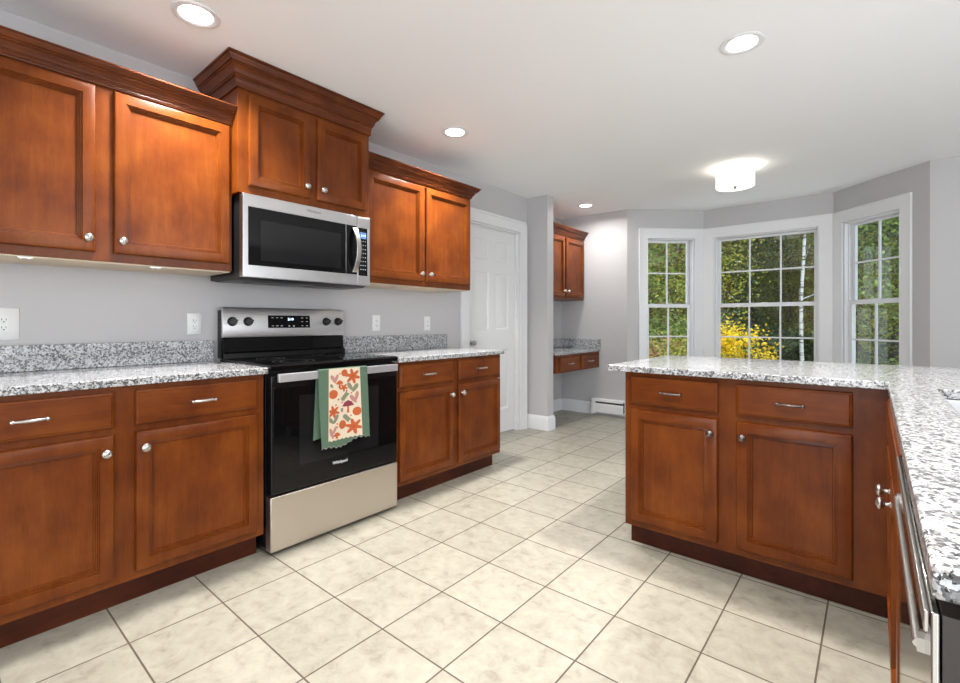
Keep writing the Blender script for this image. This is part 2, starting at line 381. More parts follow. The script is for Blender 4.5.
LW = Fr(XL, 0, 0, 1)
DY0, DY1, DZ = 3.225, 4.035, 2.075
mb = MB(LW); mb.grid([YB, DY0, DY1, 4.19], [0, DZ, CZ], lambda i, j: i == 1 and j == 0, 0, -WT); struct('wall_left', mb, WALL)
mb = MB(); mb.box(-3.22, -2.60, 4.19, 4.31, 0, CZ); struct('wall_partition', mb, WALL, .003)
mb = MB(); mb.box(XN-.12, XN, 4.31, YF, 0, CZ); struct('wall_nook', mb, WALL)
mb = MB(); mb.box(XN-.12, A[0], YF, YF+WT, 0, CZ); struct('wall_far_left', mb, WALL)
mb = MB(); mb.box(D[0], XR+.12, YF, YF+WT, 0, CZ); struct('wall_far_right', mb, WALL)
mb = MB(); mb.grid([YB, .4, 3.4, YF], [0, .55, 2.25, CZ], lambda i, j: i == 1 and j == 1, XR, XR+WT); 
mb2 = MB(lambda u, d, z: Vector((d, u, z))); mb2.grid([YB, .4, 3.4, YF], [0, .55, 2.25, CZ], lambda i, j: i == 1 and j == 1, XR, XR+WT); struct('wall_right', mb2, WALL)
mb = MB(lambda u, d, z: Vector((u, d, z))); mb.grid([XL-.12, -.75, 2.95, XR+.12], [0, .25, 2.35, CZ], lambda i, j: i == 1 and j == 1, YB, YB-WT); struct('wall_back', mb, WALL)

# bay
WZ0, WZ1 = .56, 2.125
SEG = []
def bay(name, P, Q, s0, s1, c0, c1):
    L = math.hypot(Q[0]-P[0], Q[1]-P[1]); f = Fr(P[0], P[1], Q[0]-P[0], Q[1]-P[1])
    mb = MB(f); mb.grid([0, s0, s1, L], [0, WZ0, WZ1, CZ], lambda i, j: i == 1 and j == 1, 0, -WT); struct(name, mb, WALL)
    return f, L
fAB, LAB = bay('wall_bay_left', A, B, .245, .82, 0, 0)
fBC, LBC = bay('wall_bay_middle', B, C, .125, 1.115, 0, 0)
fCD, LCDL = bay('wall_bay_right', C, D, .12, .70, 0, 0)

def window(name, f, s0, s1, c0, c1, cols, desc):
    """double hung window: casing, jamb, upper and lower sash with muntins and panes"""
    r = sroot(name, f((s0+s1)/2, 0, WZ0)); r['label'] = desc
    mb = MB(f)
    T = .016
    mb.grid([c0, s0, s1, c1], [.46, WZ0, WZ1, 2.245], lambda i, j: i == 1 and j == 1, .001, T)
    mb.box(s0-.008, s0+.0, T, T+.006, WZ0, WZ1); mb.box(s1, s1+.008, T, T+.006, WZ0, WZ1); mb.box(s0-.008, s1+.008, T, T+.006, WZ1, WZ1+.008)
    if c0 > .01: mb.box(c0, c0+.012, T, T+.008, .46, 2.245)
    if c1 < (LBC if cols == 3 else LAB)-.01: mb.box(c1-.012, c1, T, T+.008, .46, 2.245)
    mb.box(c0, c1, T, T+.008, 2.233, 2.245)
    mb.build('casing', TRIM, r, .002)
    mb = MB(f); j = .012
    mb.box(s0+.001, s0+j, -WT, 0, WZ0, WZ1); mb.box(s1-j, s1-.001, -WT, 0, WZ0, WZ1); mb.box(s0+j, s1-j, -WT, 0, WZ1-j, WZ1-.001)
    mb.box(s0+j, s0+j+.008, -.05, -.04, WZ0, WZ1-j); mb.box(s1-j-.008, s1-j, -.05, -.04, WZ0, WZ1-j)
    mb.build('window_frame', TRIM, r, .001)
    mb = MB(f); mb.box(c0, c1, T+.0, .045, WZ0-.028, WZ0-.004); mb.box(s0+.001, s1-.001, -WT, T, WZ0+.001, WZ0+.016); mb.build('window_sill', TRIM, r, .003)
    for k, (z0, z1, d, nm) in enumerate(((1.318, WZ1-j-.001, -.082, 'upper_sash'), (WZ0+.017, 1.345, -.046, 'lower_sash'))):
        a0, a1 = s0+j+.001, s1-j-.001; st = .030; bot = .036 if k == 0 else .04; top = .022 if k == 0 else .036
        mb = MB(f); mb.grid([a0, a0+st, a1-st, a1], [z0, z0+bot, z1-top, z1], lambda i, j: i == 1 and j == 1, d, d-.030)
        g0, g1, h0, h1 = a0+st, a1-st, z0+bot, z1-top
        for c in range(1, cols): x = g0+(g1-g0)*c/cols; mb.box(x-.008, x+.008, d-.006, d-.024, h0, h1)
        zz = (h0+h1)/2; mb.box(g0, g1, d-.0055, d-.0245, zz-.008, zz+.008)
        if k == 1: mb.box((a0+a1)/2-.03, (a0+a1)/2+.03, d, d-.02, z1, z1+.012)
        sh = mb.build(nm, TRIM, r, .0015)
        mb = MB(f); mb.box(g0-.004, g1+.004, d-.0135, d-.0165, h0-.004, h1+.004); mb.build('pane', GLASS, sh)
    return r
window('window_1', fAB, .245, .82, .14, LAB-.006, 2, 'narrow double hung window in the left side of the bay')
window('window_2', fBC, .125, 1.115, .006, LBC-.006, 3, 'wide double hung window in the middle of the bay')
window('window_3', fCD, .12, .70, .006, .80, 2, 'narrow double hung window in the right side of the bay')

# interior door in the left wall, with casing
mb = MB(LW); cw = .115
mb.grid([DY0-cw, DY0, DY1, DY1+cw], [0, DZ, DZ+cw], lambda i, j: i == 1 and j == 0, .001, .018)
for (a, b) in ((DY0-cw, DY0-cw+.022), (DY1+cw-.022, DY1+cw)): mb.box(a, b, .018, .026, 0, DZ+cw)
mb.box(DY0-cw, DY1+cw, .018, .026, DZ+cw-.022, DZ+cw)
mb.box(DY0+.001, DY0+.016, -WT, 0, 0, DZ); mb.box(DY1-.016, DY1-.001, -WT, 0, 0, DZ); mb.box(DY0+.016, DY1-.016, -WT, 0, DZ-.016, DZ-.001)
mb.box(DY1-.028, DY1-.016, -.045, -.033, 0, DZ-.016); mb.box(DY0+.016, DY0+.028, -.045, -.033, 0, DZ-.016); mb.box(DY0+.016, DY1-.016, -.045, -.033, DZ-.028, DZ-.016)
struct('trim_1', mb, TRIM, .002, 'white casing around the interior door')
dr = sroot('door_1', (XL-.07, (DY0+DY1)/2, 0)); dr['label'] = 'white six panel interior door beyond the base cabinets'
mb = MB(LW)
p0, p1 = DY0+.019, DY1-.019; st = .11; ms = (p0+p1)/2
us = [p0, p0+st, ms-.05, ms+.05, p1-st, p1]; zs = [.012, .25, .86, 1.06, 1.62, 1.74, 1.94, DZ-.018]
mb.grid(us, zs, lambda i, j: i in (1, 3) and j in (1, 3, 5), -.046, -.081)
for i in (1, 3):
    for j in (1, 3, 5):
        mb.rings(us[i], us[i+1], zs[j], zs[j+1], -.046, [(0, 0), (.012, -.009), (.022, -.009), (.045, -.003)], back=False)
        mb.box(us[i], us[i+1], -.08, -.06, zs[j], zs[j+1])
mb.build('door_slab', DOORW, dr)
mb = MB(LW); mb.lathe((p0+.065, -.046, .94), [(.030, 0), (.030, .006), (.011, .010), (.011, .030), (.022, .038), (.027, .050), (.022, .062), (.0, .066)], 24); mb.build('door_knob', NICK, dr)
mb = MB(LW)
for z in (.25, 1.05, 1.82): mb.tube([(p1+.004, -.042, z-.045), (p1+.004, -.042, z+.045)], .005)
tag(mb.build('hinge', NICK, dr), 'satin nickel hinges')

# baseboards
BBP = [(0, 0), (.014, 0), (.014, .118), (.009, .132), (.004, .146), (0, .15)]
def baseboard(name, f, u0, u1):
    mb = MB(f); mb.prism([(a+.0005, b) for a, b in BBP], u0, u1, 'u'); return struct(name, mb, TRIM)
baseboard('baseboard_left', LW, 2.93, DY0-cw-.001)
mb = MB(); pth = [(XL+.001, 4.1895, (0, -1)), (-2.5995, 4.1895, (1, -1)), (-2.5995, 4.3105, (1, 1)), (-3.08, 4.3105, (0, 1))]
mb.sweep(pth, BBP); struct('baseboard_partition', mb, TRIM)
baseboard('baseboard_nook', Fr(XN, 4.33, 0, 1), 0, YF-4.33)
baseboard('baseboard_far_left', Fr(XN, YF, 1, 0), .015, .45)
baseboard('baseboard_far_right', Fr(D[0], YF, 1, 0), .01, XR-D[0])
baseboard('baseboard_bay_left', fAB, 0, LAB); baseboard('baseboard_bay_middle', fBC, 0, LBC); baseboard('baseboard_bay_right', fCD, 0, LCDL)

# ------------------------------------------------------------------ cabinetry
DOORP = [(0, 0), (0, .013), (.0035, .0185), (.007, .020), (.044, .020), (.0450, .0150), (.0500, .0160), (.0510, .0110), (.0555, .0120), (.0565, .0072), (.0610, .0075), (.0630, .0030)]
DRWP = [(0, 0), (0, .012), (.003, .0155), (.006, .0165), (.009, .0175), (.0115, .020)]
KNOB = [(.0075, 0), (.0065, .003), (.0045, .005), (.0045, .012), (.0080, .0145), (.0145, .0180), (.0168, .0225), (.0165, .0255), (.0140, .0290), (.0110, .0300), (.0100, .0292), (.0070, .0318), (.0035, .0330), (.0, .0332)]
def knob(f, u, d, z, parent, mat=None):
    mb = MB(f); mb.lathe((u, d, z), KNOB, 20); return mb.build('knob', mat or NICK, parent)
def pull(f, u, d, z, parent, mat=None, half=.044):
    mb = MB(f); n = 14
    pts = [(u+half*(2*i/n-1), d+.021+.007*math.cos(math.pi*(2*i/n-1)/2), z) for i in range(n+1)]
    mb.tube(pts, [.0040+.0018*math.cos(math.pi*(2*i/n-1)/2) for i in range(n+1)], 10)
    for s in (-1, 1):
        mb.tube([(u+s*half, d, z), (u+s*half, d+.004, z), (u+s*half, d+.021, z)], [.0065, .0045, .0045], 10)
        mb.lathe((u+s*half, d+.015, z), [(.0, 0), (.0055, .002), (.0068, .006), (.0055, .010), (.0, .0125)], 12)
    return mb.build('pull', mat or NICK, parent)
def cab_door(f, u0, u1, z0, z1, d, parent, side, knobz, kmat=None, mat=None):
    mb = MB(f); mb.rings(u0, u1, z0, z1, d+.0008, DOORP); o = mb.build('door', mat or CH, parent, smooth=25)
    ku = u0+.028 if side == 'l' else u1-.028
    if side: knob(f, ku, d+.0205, knobz, o, kmat)
    return o
def cab_drawer(f, u0, u1, z0, z1, d, parent, mat, pm=None, half=.044, handle=True, name='drawer'):
    mb = MB(f); mb.rings(u0, u1, z0, z1, d+.0008, DRWP); o = mb.build(name, mat, parent, smooth=25)
    if handle: pull(f, (u0+u1)/2, d+.0205, (z0+z1)/2, o, pm, half)
    return o
BT, KZ = .884, .114      # carcase top, toe height
def base_unit(f, u0, u1, depth, doors, label, grp, hmat, pm=None, end=None, zdoor0=.147, toe_l=0.0, toe_r=0.0):
    """f: frame with d=0 on the face of the face frame"""
    r = thing('base_cabinet', f((u0+u1)/2, -depth/2, 0), label, 'cabinet', grp)
    mb = MB(f); mb.box(u0, u1, -depth, 0, KZ, BT); mb.build('carcase', CH, r, .0012)
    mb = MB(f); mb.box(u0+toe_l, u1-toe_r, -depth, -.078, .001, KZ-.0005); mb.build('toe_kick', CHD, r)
    for (a, b, side) in doors:
        cab_door(f, a, b, zdoor0, .700, 0, r, side, .636, pm)
        cab_drawer(f, a, b, .727, .863, 0, r, hmat, pm)
    return r
FL = Fr(-2.24, 0, 0, 1)      # left base face, u=y, d -> +x
base_unit(FL, -.04, 1.052, .608, [(0.0, .472, 'r'), (.540, 1.018, 'l')], 'cherry base cabinet left of the range, two doors under two drawers', 'cherry base cabinets', CHY)
base_unit(FL, 1.868, 2.912, .608, [(1.884, 2.362, 'r'), (2.420, 2.892, 'l')], 'cherry base cabinet between the range and the white door', 'cherry base cabinets', CHY, toe_r=0)
FI = Fr(0, 2.29, 1, 0)       # island face, u=x
base_unit(FI, -.961, .0555, .60, [(-.929, -.529, 'r'), (-.457, -.059, 'l')], 'cherry peninsula base cabinet facing the range, left end free', 'cherry base cabinets', CHX, DNICK)
FS = Fr(.058, 0, 0, -1)      # sink run face, u=-y, d -> -x
r = thing('sink_base_cabinet', (.36, 1.76, 0), 'cherry sink base cabinet with paired knobs seen edge on beside the dishwasher', 'cabinet')
mb = MB(FS); mb.grid([-2.288, -2.20, -1.27, -1.243], [KZ, .70, BT], lambda i, j: i == 1 and j == 1, -.60, 0); mb.box(-2.20, -1.27, -.02, 0, .70, BT); mb.build('carcase', CH, r, .0012)
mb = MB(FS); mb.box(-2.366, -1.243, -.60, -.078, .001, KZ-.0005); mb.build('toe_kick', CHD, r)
cab_door(FS, -2.20, -1.745, .147, .700, 0, r, None, 0); cab_door(FS, -1.735, -1.275, .147, .700, 0, r, None, 0)
ds = [c for c in r.children if c.name.startswith('door')]
ds.sort(key=lambda o: o.name)
knob(FS, -1.80, .0205, .640, ds[0]); knob(FS, -1.67, .0205, .640, ds[1])
cab_drawer(FS, -2.20, -1.275, .727, .863, 0, r, CHY, handle=False, name='false_front')

# countertops
CT0, CT1 = .8850, .915
def slab(name, us, ys, hole, label, z0=CT0, z1=CT1, bevel=.004, cat='countertop'):
    mb = MB(); mb.grid(us, ys, hole, z0, z1, 'xy'); o = mb.build(name, GR, None, bevel); return tag(o, label, cat)
NO = lambda i, j: False
slab('countertop', [XL+.0215, -2.205], [-.04, 1.060], NO, 'speckled granite countertop left of the range')
slab('countertop', [XL+.0215, -2.205], [1.858, 2.925], NO, 'speckled granite countertop between the range and the white door')
slab('countertop', [-1.035, .040, .158, .56, .72], [.574, 1.36, 2.108, 2.243, 3.16], lambda i, j: (i == 0 and j < 3) or (i == 2 and j == 1), 'large L-shaped granite peninsula countertop with sink cutout')
def splash(f, u0, u1, z0, z1, label):
    mb = MB(f); mb.box(u0, u1, .001, .021, z0, z1); return tag(mb.build('backsplash', GR, None, .002), label, 'backsplash')
splash(LW, -.04, 1.050, .9155, 1.031, 'low granite backsplash strip along the wall left of the range')
splash(LW, 1.858, 2.93, .9155, 1.031, 'low granite backsplash strip along the wall right of the range')
# sink bowl hung under the cutout
r = thing('sink', (.36, 1.73, .70), 'undermount steel sink in the peninsula counter at right edge', 'sink')
mb = MB(); x0, x1, y0, y1 = .150, .568, 1.352, 2.116
mb.add([(x, y, z) for z, i in ((.884, 0), (.884, .016), (.74, .022), (.715, .05)) for x, y in ((x0+i, y0+i), (x1-i, y0+i), (x1-i, y1-i), (x0+i, y1-i))],
       [(k*4+j, k*4+(j+1) % 4, k*4+4+(j+1) % 4, k*4+4+j) for k in range(3) for j in range(4)]+[(12, 13, 14, 15)])
mb.build('bowl', STEEL, r, recalc=True)
mb = MB(); mb.lathe((.36, 1.73, .7155), [(.045, 0), (.045, .003), (.03, .004), (.028, .001), (0, .001)], 24, 'z'); mb.build('drain', NICK, r)

# wall cabinets
def upper(f, u0, u1, z0, z1, depth, doors, label, knobz, crown, mat=CH, name='wall_cabinet', ends=(False, False), zd=None, under=True):
    """d=0 on the cabinet face; crown: (profile, mitre left, mitre right)"""
    r = thing(name, f((u0+u1)/2, -depth/2, z0), label, 'cabinet', 'cherry wall cabinets')
    mb = MB(f); mb.box(u0, u1, -depth, 0, z0, z1); mb.build('carcase', mat, r, .0012)
    zd0, zd1 = zd
    for (a, b, side) in doors: cab_door(f, a, b, zd0, zd1, 0, r, side, knobz)
    prof, ml, mr = crown
    pth = [(u0, -depth, (-1, 0)), (u0, 0, (-1, 1))] if ml else [(u0, 0, (0, 1))]
    pth += [(u1, 0, (1, 1)), (u1, -depth, (1, 0))] if mr else [(u1, 0, (0, 1))]
    mb = MB(f); mb.sweep(pth, prof); mb.build('crown_moulding', CHC, r, smooth=30)
    if under:
        mb = MB(f); mb.box(u0+.004, u1-.004, -depth+.002, -.012, z0-.006, z0-.0006); mb.build('underside', PALE, r)
        for uu in (u0+.28*(u1-u0), u1-.31*(u1-u0)):
            mb = MB(f); mb.box(uu-.022, uu+.022, -.03, -.008, z0-.011, z0-.0065); mb.lathe((uu-.01, -.019, z0-.014), [(.004, 0), (.004, .003)], 8, 'z'); mb.lathe((uu+.012, -.019, z0-.014), [(.004, 0), (.004, .003)], 8, 'z'); mb.build('clip', NICK, r)
    return r
def crownp(z, zt, out, frieze):
    h = zt-z-frieze
    P = [(0.001, z), (.010, z), (.011, z+frieze*.8), (.014, z+frieze)]
    S = [(.014, 0), (.018, .05), (.020, .13), (.029, .15), (.029, .22), (.035, .24), (.038, .34), (.047, .46), (.060, .55), (.066, .56), (.066, .65), (.075, .66), (.081, .76), (.089, .85), (.090, .91), (.100, .92), (.100, 1.0)]
    for o, t in S[1:]: P.append((o/.100*out, z+frieze+h*t))
    P.append((0.001, zt)); return P
FU = Fr(-2.52, 0, 0, 1)
upper(FU, -.04, 1.0195, 1.392, 2.15, .329, [(-.02, .469, 'r'), (.530, 1.004, 'l')], 'cherry wall cabinet over the left counter, two doors', 1.482, (crownp(2.138, 2.220, .072, .008), False, False), zd=(1.428, 2.128))
FM = Fr(-2.452, 0, 0, 1)
upper(FM, 1.0205, 1.822, 1.790, 2.33, .397, [(1.070, 1.410, 'r'), (1.456, 1.795, 'l')], 'taller cherry wall cabinet above the microwave, crown touching the ceiling', 1.890, (crownp(2.316, 2.462, .070, .036), True, True), zd=(1.830, 2.295), under=False)
upper(FU, 1.823, 2.876, 1.392, 2.15, .329, [(1.848, 2.342, 'r'), (2.372, 2.860, 'l')], 'cherry wall cabinet between the microwave and the white door', 1.482, (crownp(2.138, 2.220, .066, .008), False, True), zd=(1.428, 2.118))
FN = Fr(-2.775, 0, 0, 1)
upper(FN, 4.36, 5.325, 1.405, 2.16, .324, [(4.38, 4.83, 'r'), (4.862, 5.305, 'l')], 'small cherry wall cabinet in the desk nook behind the partition', 1.498, (crownp(2.15, 2.245, .066, .01), False, False), zd=(1.432, 2.125), under=False)

# nook desk
r = thing('desk', (-2.83, 4.83, .585), 'built-in desk drawers of cherry wood in the nook, fixed between the walls', 'desk')
FD = Fr(-2.575, 0, 0, 1)
mb = MB(FD); mb.box(4.326, 5.337, -.30, 0, .583, .7795); mb.build('apron', CH, r, .0012)
for a, b in ((4.385, 4.80), (4.868, 5.275)): cab_drawer(FD, a, b, .603, .752, 0, r, CHY)
slab("countertop", [XN+.0215, -2.55], [4.312, YF-.0215], NO, 'granite desktop with cherry drawers under it in the nook', .78, .81, .003, 'desktop')
f = Fr(XN, YF, 1, 0); splash(f, .0225, .55, .8105, .922, 'granite splash behind the nook desktop on the far wall')
f = Fr(XN, 4.313, 0, 1); splash(f, 0, YF-4.313-.001, .8105, .922, 'granite splash behind the nook desktop on the left wall')

# baseboard heater
r = thing('baseboard_heater', (-2.43, YF-.03, .02), 'white baseboard heater on the far wall beside the desk nook', 'heater')
f = Fr(0, YF, 1, 0); mb = MB(f)
mb.prism([(.001, .035), (.052, .035), (.058, .045), (.062, .130), (.050, .150), (.048, .150), (.050, .050), (.010, .050), (.010, .180), (.050, .178), (.056, .170), (.060, .172), (.056, .196), (.046, .203), (.001, .203)], -2.60, -2.245, 'u'); mb.build('cover', HEAT, r, smooth=20)
mb = MB(f); mb.box(-2.645, -2.600, .001, .068, .022, .205); mb.build('end_cap', HEAT, r, .003)
mb = MB(f); mb.box(-2.598, -2.246, .012, .046, .055, .175); mb.build('fins', SLOT, r)

# ------------------------------------------------------------------ microwave
MW = thing('microwave', (-2.64, 1.427, 1.36), 'stainless over-the-range microwave under the tall wall cabinet', 'microwave')
y0, y1, z0, z1 = 1.037, 1.815, 1.362, 1.786
mb = MB(LW); dF = 2.85-2.430; dB = dF-.042
mb.prism([(.002, z0), (.10, z0-.012), (dB-.03, z0-.012), (dB, z0), (dB, z1-.002), (.002, z1-.002)], y0+.002, y1-.002, 'u'); mb.build('body', BPL, MW, .001)
mb = MB(LW); ysp = 1.718
mb.grid([y0, 1.064, 1.640, ysp-.0012], [z0, 1.424, 1.722, z1], lambda i, j: i == 1 and j == 1, dB+.0005, dF); dr = mb.build('door', STEEL, MW, .002)
mb = MB(LW); mb.box(1.0645, 1.6395, dB+.001, dF-.002, 1.4245, 1.7215); mb.mi = 0; mb.build('door_glass', BGL, dr)
mb = MB(LW); mb.box(ysp-.001, ysp+.001, dB+.001, dF-.0035, z0+.002, z1-.002); mb.build('door_gap', SLOT, MW)
mb = MB(LW); mb.box(1.640, ysp-.0015, dF+.0002, dF+.0012, 1.4245, 1.7215); mb.build('glass_edge', BGL, dr)
mb = MB(LW); mb.rings(1.128, 1.605, 1.452, 1.660, dF-.0018, [(0, 0), (0, .0006), (.002, .0006)]); mb.build('viewing_screen', BWIN, dr)
mb = MB(LW); mb.grid([ysp+.0012, 1.730, 1.797, y1], [z0, 1.420, 1.716, z1], lambda i, j: i == 1 and j == 1, dB+.0005, dF); cp = mb.build('control_panel', STEEL, MW, .002)
mb = MB(LW); mb.box(1.7305, 1.7965, dB+.001, dF-.001, 1.4205, 1.7155); mb.build('keypad', BGL, cp)
mb = MB(LW); mb.box(1.742, 1.787, dF-.001, dF-.0003, 1.650, 1.690); mb.build('display', LCD, cp)
text('clock_digits', '5:19', .020, LW, 1.7645, dF, 1.663, LCDW, cp)
mb = MB(LW)
for i in range(3):
    for j in range(8): mb.box(1.743+i*.017, 1.750+i*.017, dF-.001, dF-.0004, 1.632-j*.025, 1.637-j*.025)
tag(mb.build('key_legends', MARK, cp), kind='stuff')
text('lettering', 'Whirlpool', .021, LW, 1.428, dF, 1.7525, DMARK, MW)
mb = MB(LW); n = 16; P = []
for i in range(n+1):
    t = i/n; P.append((1.694+.004*math.sin(math.pi*t), dF+.006+.044*math.sin(math.pi*t)**.8, 1.437+t*.272))
mb2_ = []
for (u, d, z) in P:
    mb2_ += [(u-.015, d-.005, z), (u+.015, d-.005, z), (u+.015, d+.005, z), (u-.015, d+.005, z)]
fs_ = [(k*4+j, k*4+(j+1) % 4, k*4+4+(j+1) % 4, k*4+4+j) for k in range(n) for j in range(4)]+[(0, 1, 2, 3), (n*4, n*4+1, n*4+2, n*4+3)]
mb.add(mb2_, fs_); mb.build('handle', NICK, dr, .002, smooth=50)
for a in (1.14, 1.50): mb = MB(LW); mb.box(a, a+.20, .16, .30, z0-.0155, z0-.0125); mb.build('grease_filter', DGREY, MW, .001)

# ------------------------------------------------------------------ range
RG = thing('range', (-2.53, 1.461, 0), 'freestanding electric range, stainless and black, between two granite counters', 'stove')
y0, y1 = 1.0705, 1.8515
X = lambda x: x+2.85      # world x -> distance from the left wall
mb = MB(LW); mb.box(y0, y1, .004, X(-2.262), .03, .897)
mb.build('body', BLK, RG, .002)
for yy in (y0+.05, y1-.05):
    for dd in (.06, X(-2.31)): mb = MB(LW); mb.lathe((yy, dd, .001), [(.018, 0), (.014, .029)], 10, 'z'); mb.build('foot', BPL, RG)
mb = MB(LW); mb.prism([(.055, .8975), (X(-2.212), .8975), (X(-2.205), .905), (X(-2.205), .917), (X(-2.214), .926), (.055, .926)], 1.068, 1.854, 'u'); ck = mb.build('cooktop', BGL, RG, .003)
BP_ = simple('burner_print', (.10, .10, .10), .3)
for (x, y, rr) in ((-2.36, 1.27, .105), (-2.36, 1.65, .085), (-2.62, 1.27, .075), (-2.62, 1.65, .105)):
    mb = MB()
    for q in (rr, rr*.65):
        n = 48; o = len(mb.v); v_ = []; fs_ = []
        for k in range(n): a = 2*math.pi*k/n; v_ += [(x+q*math.cos(a), y+q*math.sin(a), .9263), (x+(q-.002)*math.cos(a), y+(q-.002)*math.sin(a), .9263)]
        fs_ = [(2*k, 2*k+1, (2*k+3) % (2*n), (2*k+2) % (2*n)) for k in range(n)]
        mb.add(v_, fs_)
    mb.build('burner_ring', BP_, ck)
# oven door
mb = MB(LW); d0, d1 = X(-2.2615), X(-2.207)
mb.grid([y0+.003, y0+.035, y1-.035, y1-.003], [.297, .36, .83, .872], NO, d0, d1); od = mb.build('oven_door', BLK, RG, .004)
mb = MB(LW); mb.box(y0+.012, y1-.012, d1+.0003, d1+.0022, .305, .812); og = mb.build('door_glass', BGL, od, .001)
mb = MB(LW); mb.box(y0+.145, y1-.145, d1+.0024, d1+.0030, .415, .765); mb.build('window', BWIN, od)
text('lettering', 'Whirlpool', .022, LW, 1.451, d1+.0026, .372, MARK, od, .0006)
mb = MB(LW); hd = X(-2.172)
mb.box(1.094, 1.826, hd-.017, hd, .842, .882)
hb = mb.build('handle', simple('handle_steel', (.52, .52, .54), .42, .85), od, .003)
for yy in (1.125, 1.80): mb = MB(LW); mb.box(yy-.012, yy+.012, d1, hd-.016, .850, .874); mb.build('handle_bracket', BLK, od)
mb = MB(LW); mb.box(y0+.001, y1-.001, d0, X(-2.208), .022, .286); mb.build('storage_drawer', steelmat('drawer_steel', (.60, .55, .50), .36, 'y'), RG, .004)
# backguard
mb = MB(LW); mb.prism([(.004, .9265), (.105, .9265), (.100, .955), (.082, .965), (.078, 1.040), (.066, 1.043), (.060, 1.20), (.004, 1.20)], y0+.004, y1-.004, 'u'); bk = mb.build('backguard', BGL, RG, .002, smooth=30)
mb = MB(LW); mb.prism([(.0605, 1.046), (.083, 1.044), (.085, 1.052), (.074, 1.210), (.070, 1.2165), (.040, 1.2165), (.040, 1.201), (.0605, 1.201)], y0+.002, y1-.002, 'u'); cp = mb.build('control_panel', STEEL, RG, .0015, smooth=30)
# panel face is slightly tilted: d at height z
pd = lambda z: .085-.011*(z-1.052)/.158
mb = MB(LW); mb.add([(a, pd(z)+.0006, z) for a in (1.328, 1.600) for z in (1.097, 1.173)]+[(a, pd(z)-.002, z) for a in (1.328, 1.600) for z in (1.097, 1.173)], [(0, 1, 3, 2), (4, 5, 7, 6), (0, 1, 5, 4), (2, 3, 7, 6), (0, 2, 6, 4), (1, 3, 7, 5)]); mb.build('touch_display', BGL, cp)
text('clock_digits', '5:19', .022, LW, 1.470, pd(1.14)+.0014, 1.1425, LCDW, cp, .0004)
mb = MB(LW)
for a in (1.350, 1.378, 1.406, 1.540, 1.572):
    for z in (1.157, 1.134, 1.108):
        if a < 1.45 and z == 1.134: continue
        mb.box(a, a+.013, pd(z)+.0006, pd(z)+.0011, z, z+.0035)
for a in (1.455, 1.485): mb.box(a, a+.010, pd(1.105)+.0006, pd(1.105)+.0011, 1.105, 1.112)
tag(mb.build('key_legends', MARK, cp), kind='stuff')
for k, yy in enumerate((1.124, 1.212, 1.716, 1.804)):
    mb = MB(LW); zc = 1.136; dd = pd(zc)
    mb.lathe((yy, dd-.001, zc), [(.0265, 0), (.0265, .006), (.023, .010), (.021, .024), (.019, .027), (0, .027)], 28)
    s = .35
    mb.add([(yy+p*math.cos(s)-q*math.sin(s), dd+d_, zc+p*math.sin(s)+q*math.cos(s)) for d_ in (.024, .034) for p, q in ((-.020, -.0045), (.020, -.0045), (.020, .0045), (-.020, .0045))], [(0, 1, 2, 3), (4, 5, 6, 7), (0, 1, 5, 4), (1, 2, 6, 5), (2, 3, 7, 6), (3, 0, 4, 7)])
    mb.build('knob', BPL, RG)
    mb = MB(LW)
    for a in range(-135, 136, 30):
        t = R(a); c_, s_ = math.sin(t), math.cos(t); rr = .036
        mb.box(yy+rr*c_-.0012, yy+rr*c_+.0012, pd(zc)+.0004, pd(zc)+.0008, zc+rr*s_-.0012, zc+rr*s_+.0012)
    tag(mb.build('dial_marks', DMARK, cp), kind='stuff')

# ------------------------------------------------------------------ towel over the oven handle
TW = thing('kitchen_towel', (-2.16, 1.45, .70), 'sage green kitchen towel printed with orange flowers and mushrooms on the oven handle', 'towel')
def tx(y, z):       # front surface: distance from wall, with soft folds
    t = max(0.0, (.885-z)/.4)
    return hd+.006+.006*t*math.sin((y-1.28)*26)+.004*t
def sheet(mb, fn, nu, nv, thick):
    P = [[fn(i/nu, j/nv) for j in range(nv+1)] for i in range(nu+1)]; vs_ = []; fs_ = []
    for s in (0, 1):
        for i in range(nu+1):
            for j in range(nv+1): p = P[i][j]; vs_.append((p[0], p[1]-thick*s, p[2]))
    N = (nu+1)*(nv+1); I = lambda i, j, s: s*N+i*(nv+1)+j
    for i in range(nu):
        for j in range(nv):
            for s in (0, 1): fs_.append((I(i, j, s), I(i+1, j, s), I(i+1, j+1, s), I(i, j+1, s)))
    for i in range(nu):
        for j in (0, nv): fs_.append((I(i, j, 0), I(i+1, j, 0), I(i+1, j, 1), I(i, j, 1)))
    for j in range(nv):
        for i in (0, nu): fs_.append((I(i, j, 0), I(i, j+1, 0), I(i, j+1, 1), I(i, j, 1)))
    mb.add(vs_, fs_)
def front(s, t):
    yl = 1.300-.004*t+.018*t*t; yr = 1.598+.012*t
    y = yl+(yr-yl)*s
    zb = .474+.030*s+.010*math.sin(s*9+1)+.004*math.sin(s*60)
    z = .8855-(.8855-zb)*t
    return (y, tx(y, z), z)
mb = MB(LW); sheet(mb, front, 40, 40, .003); mb.build('front_layer', GREEN, TW)
def top(s, t):      # over the bar
    y = 1.290+(1.602-1.290)*s; a = math.pi*t
    return (y, hd-.0085+(.0115+.003)*math.cos(a), .8825+.006*math.sin(a))
mb = MB(LW)
def over(s, t):
    y = 1.300+.298*s; a = math.pi*t; return (y, hd-.0085+.0145*math.cos(a), .884+.0045*math.sin(a))
P = MB(LW); vs_ = []; fs_ = []; nu, nv = 20, 8
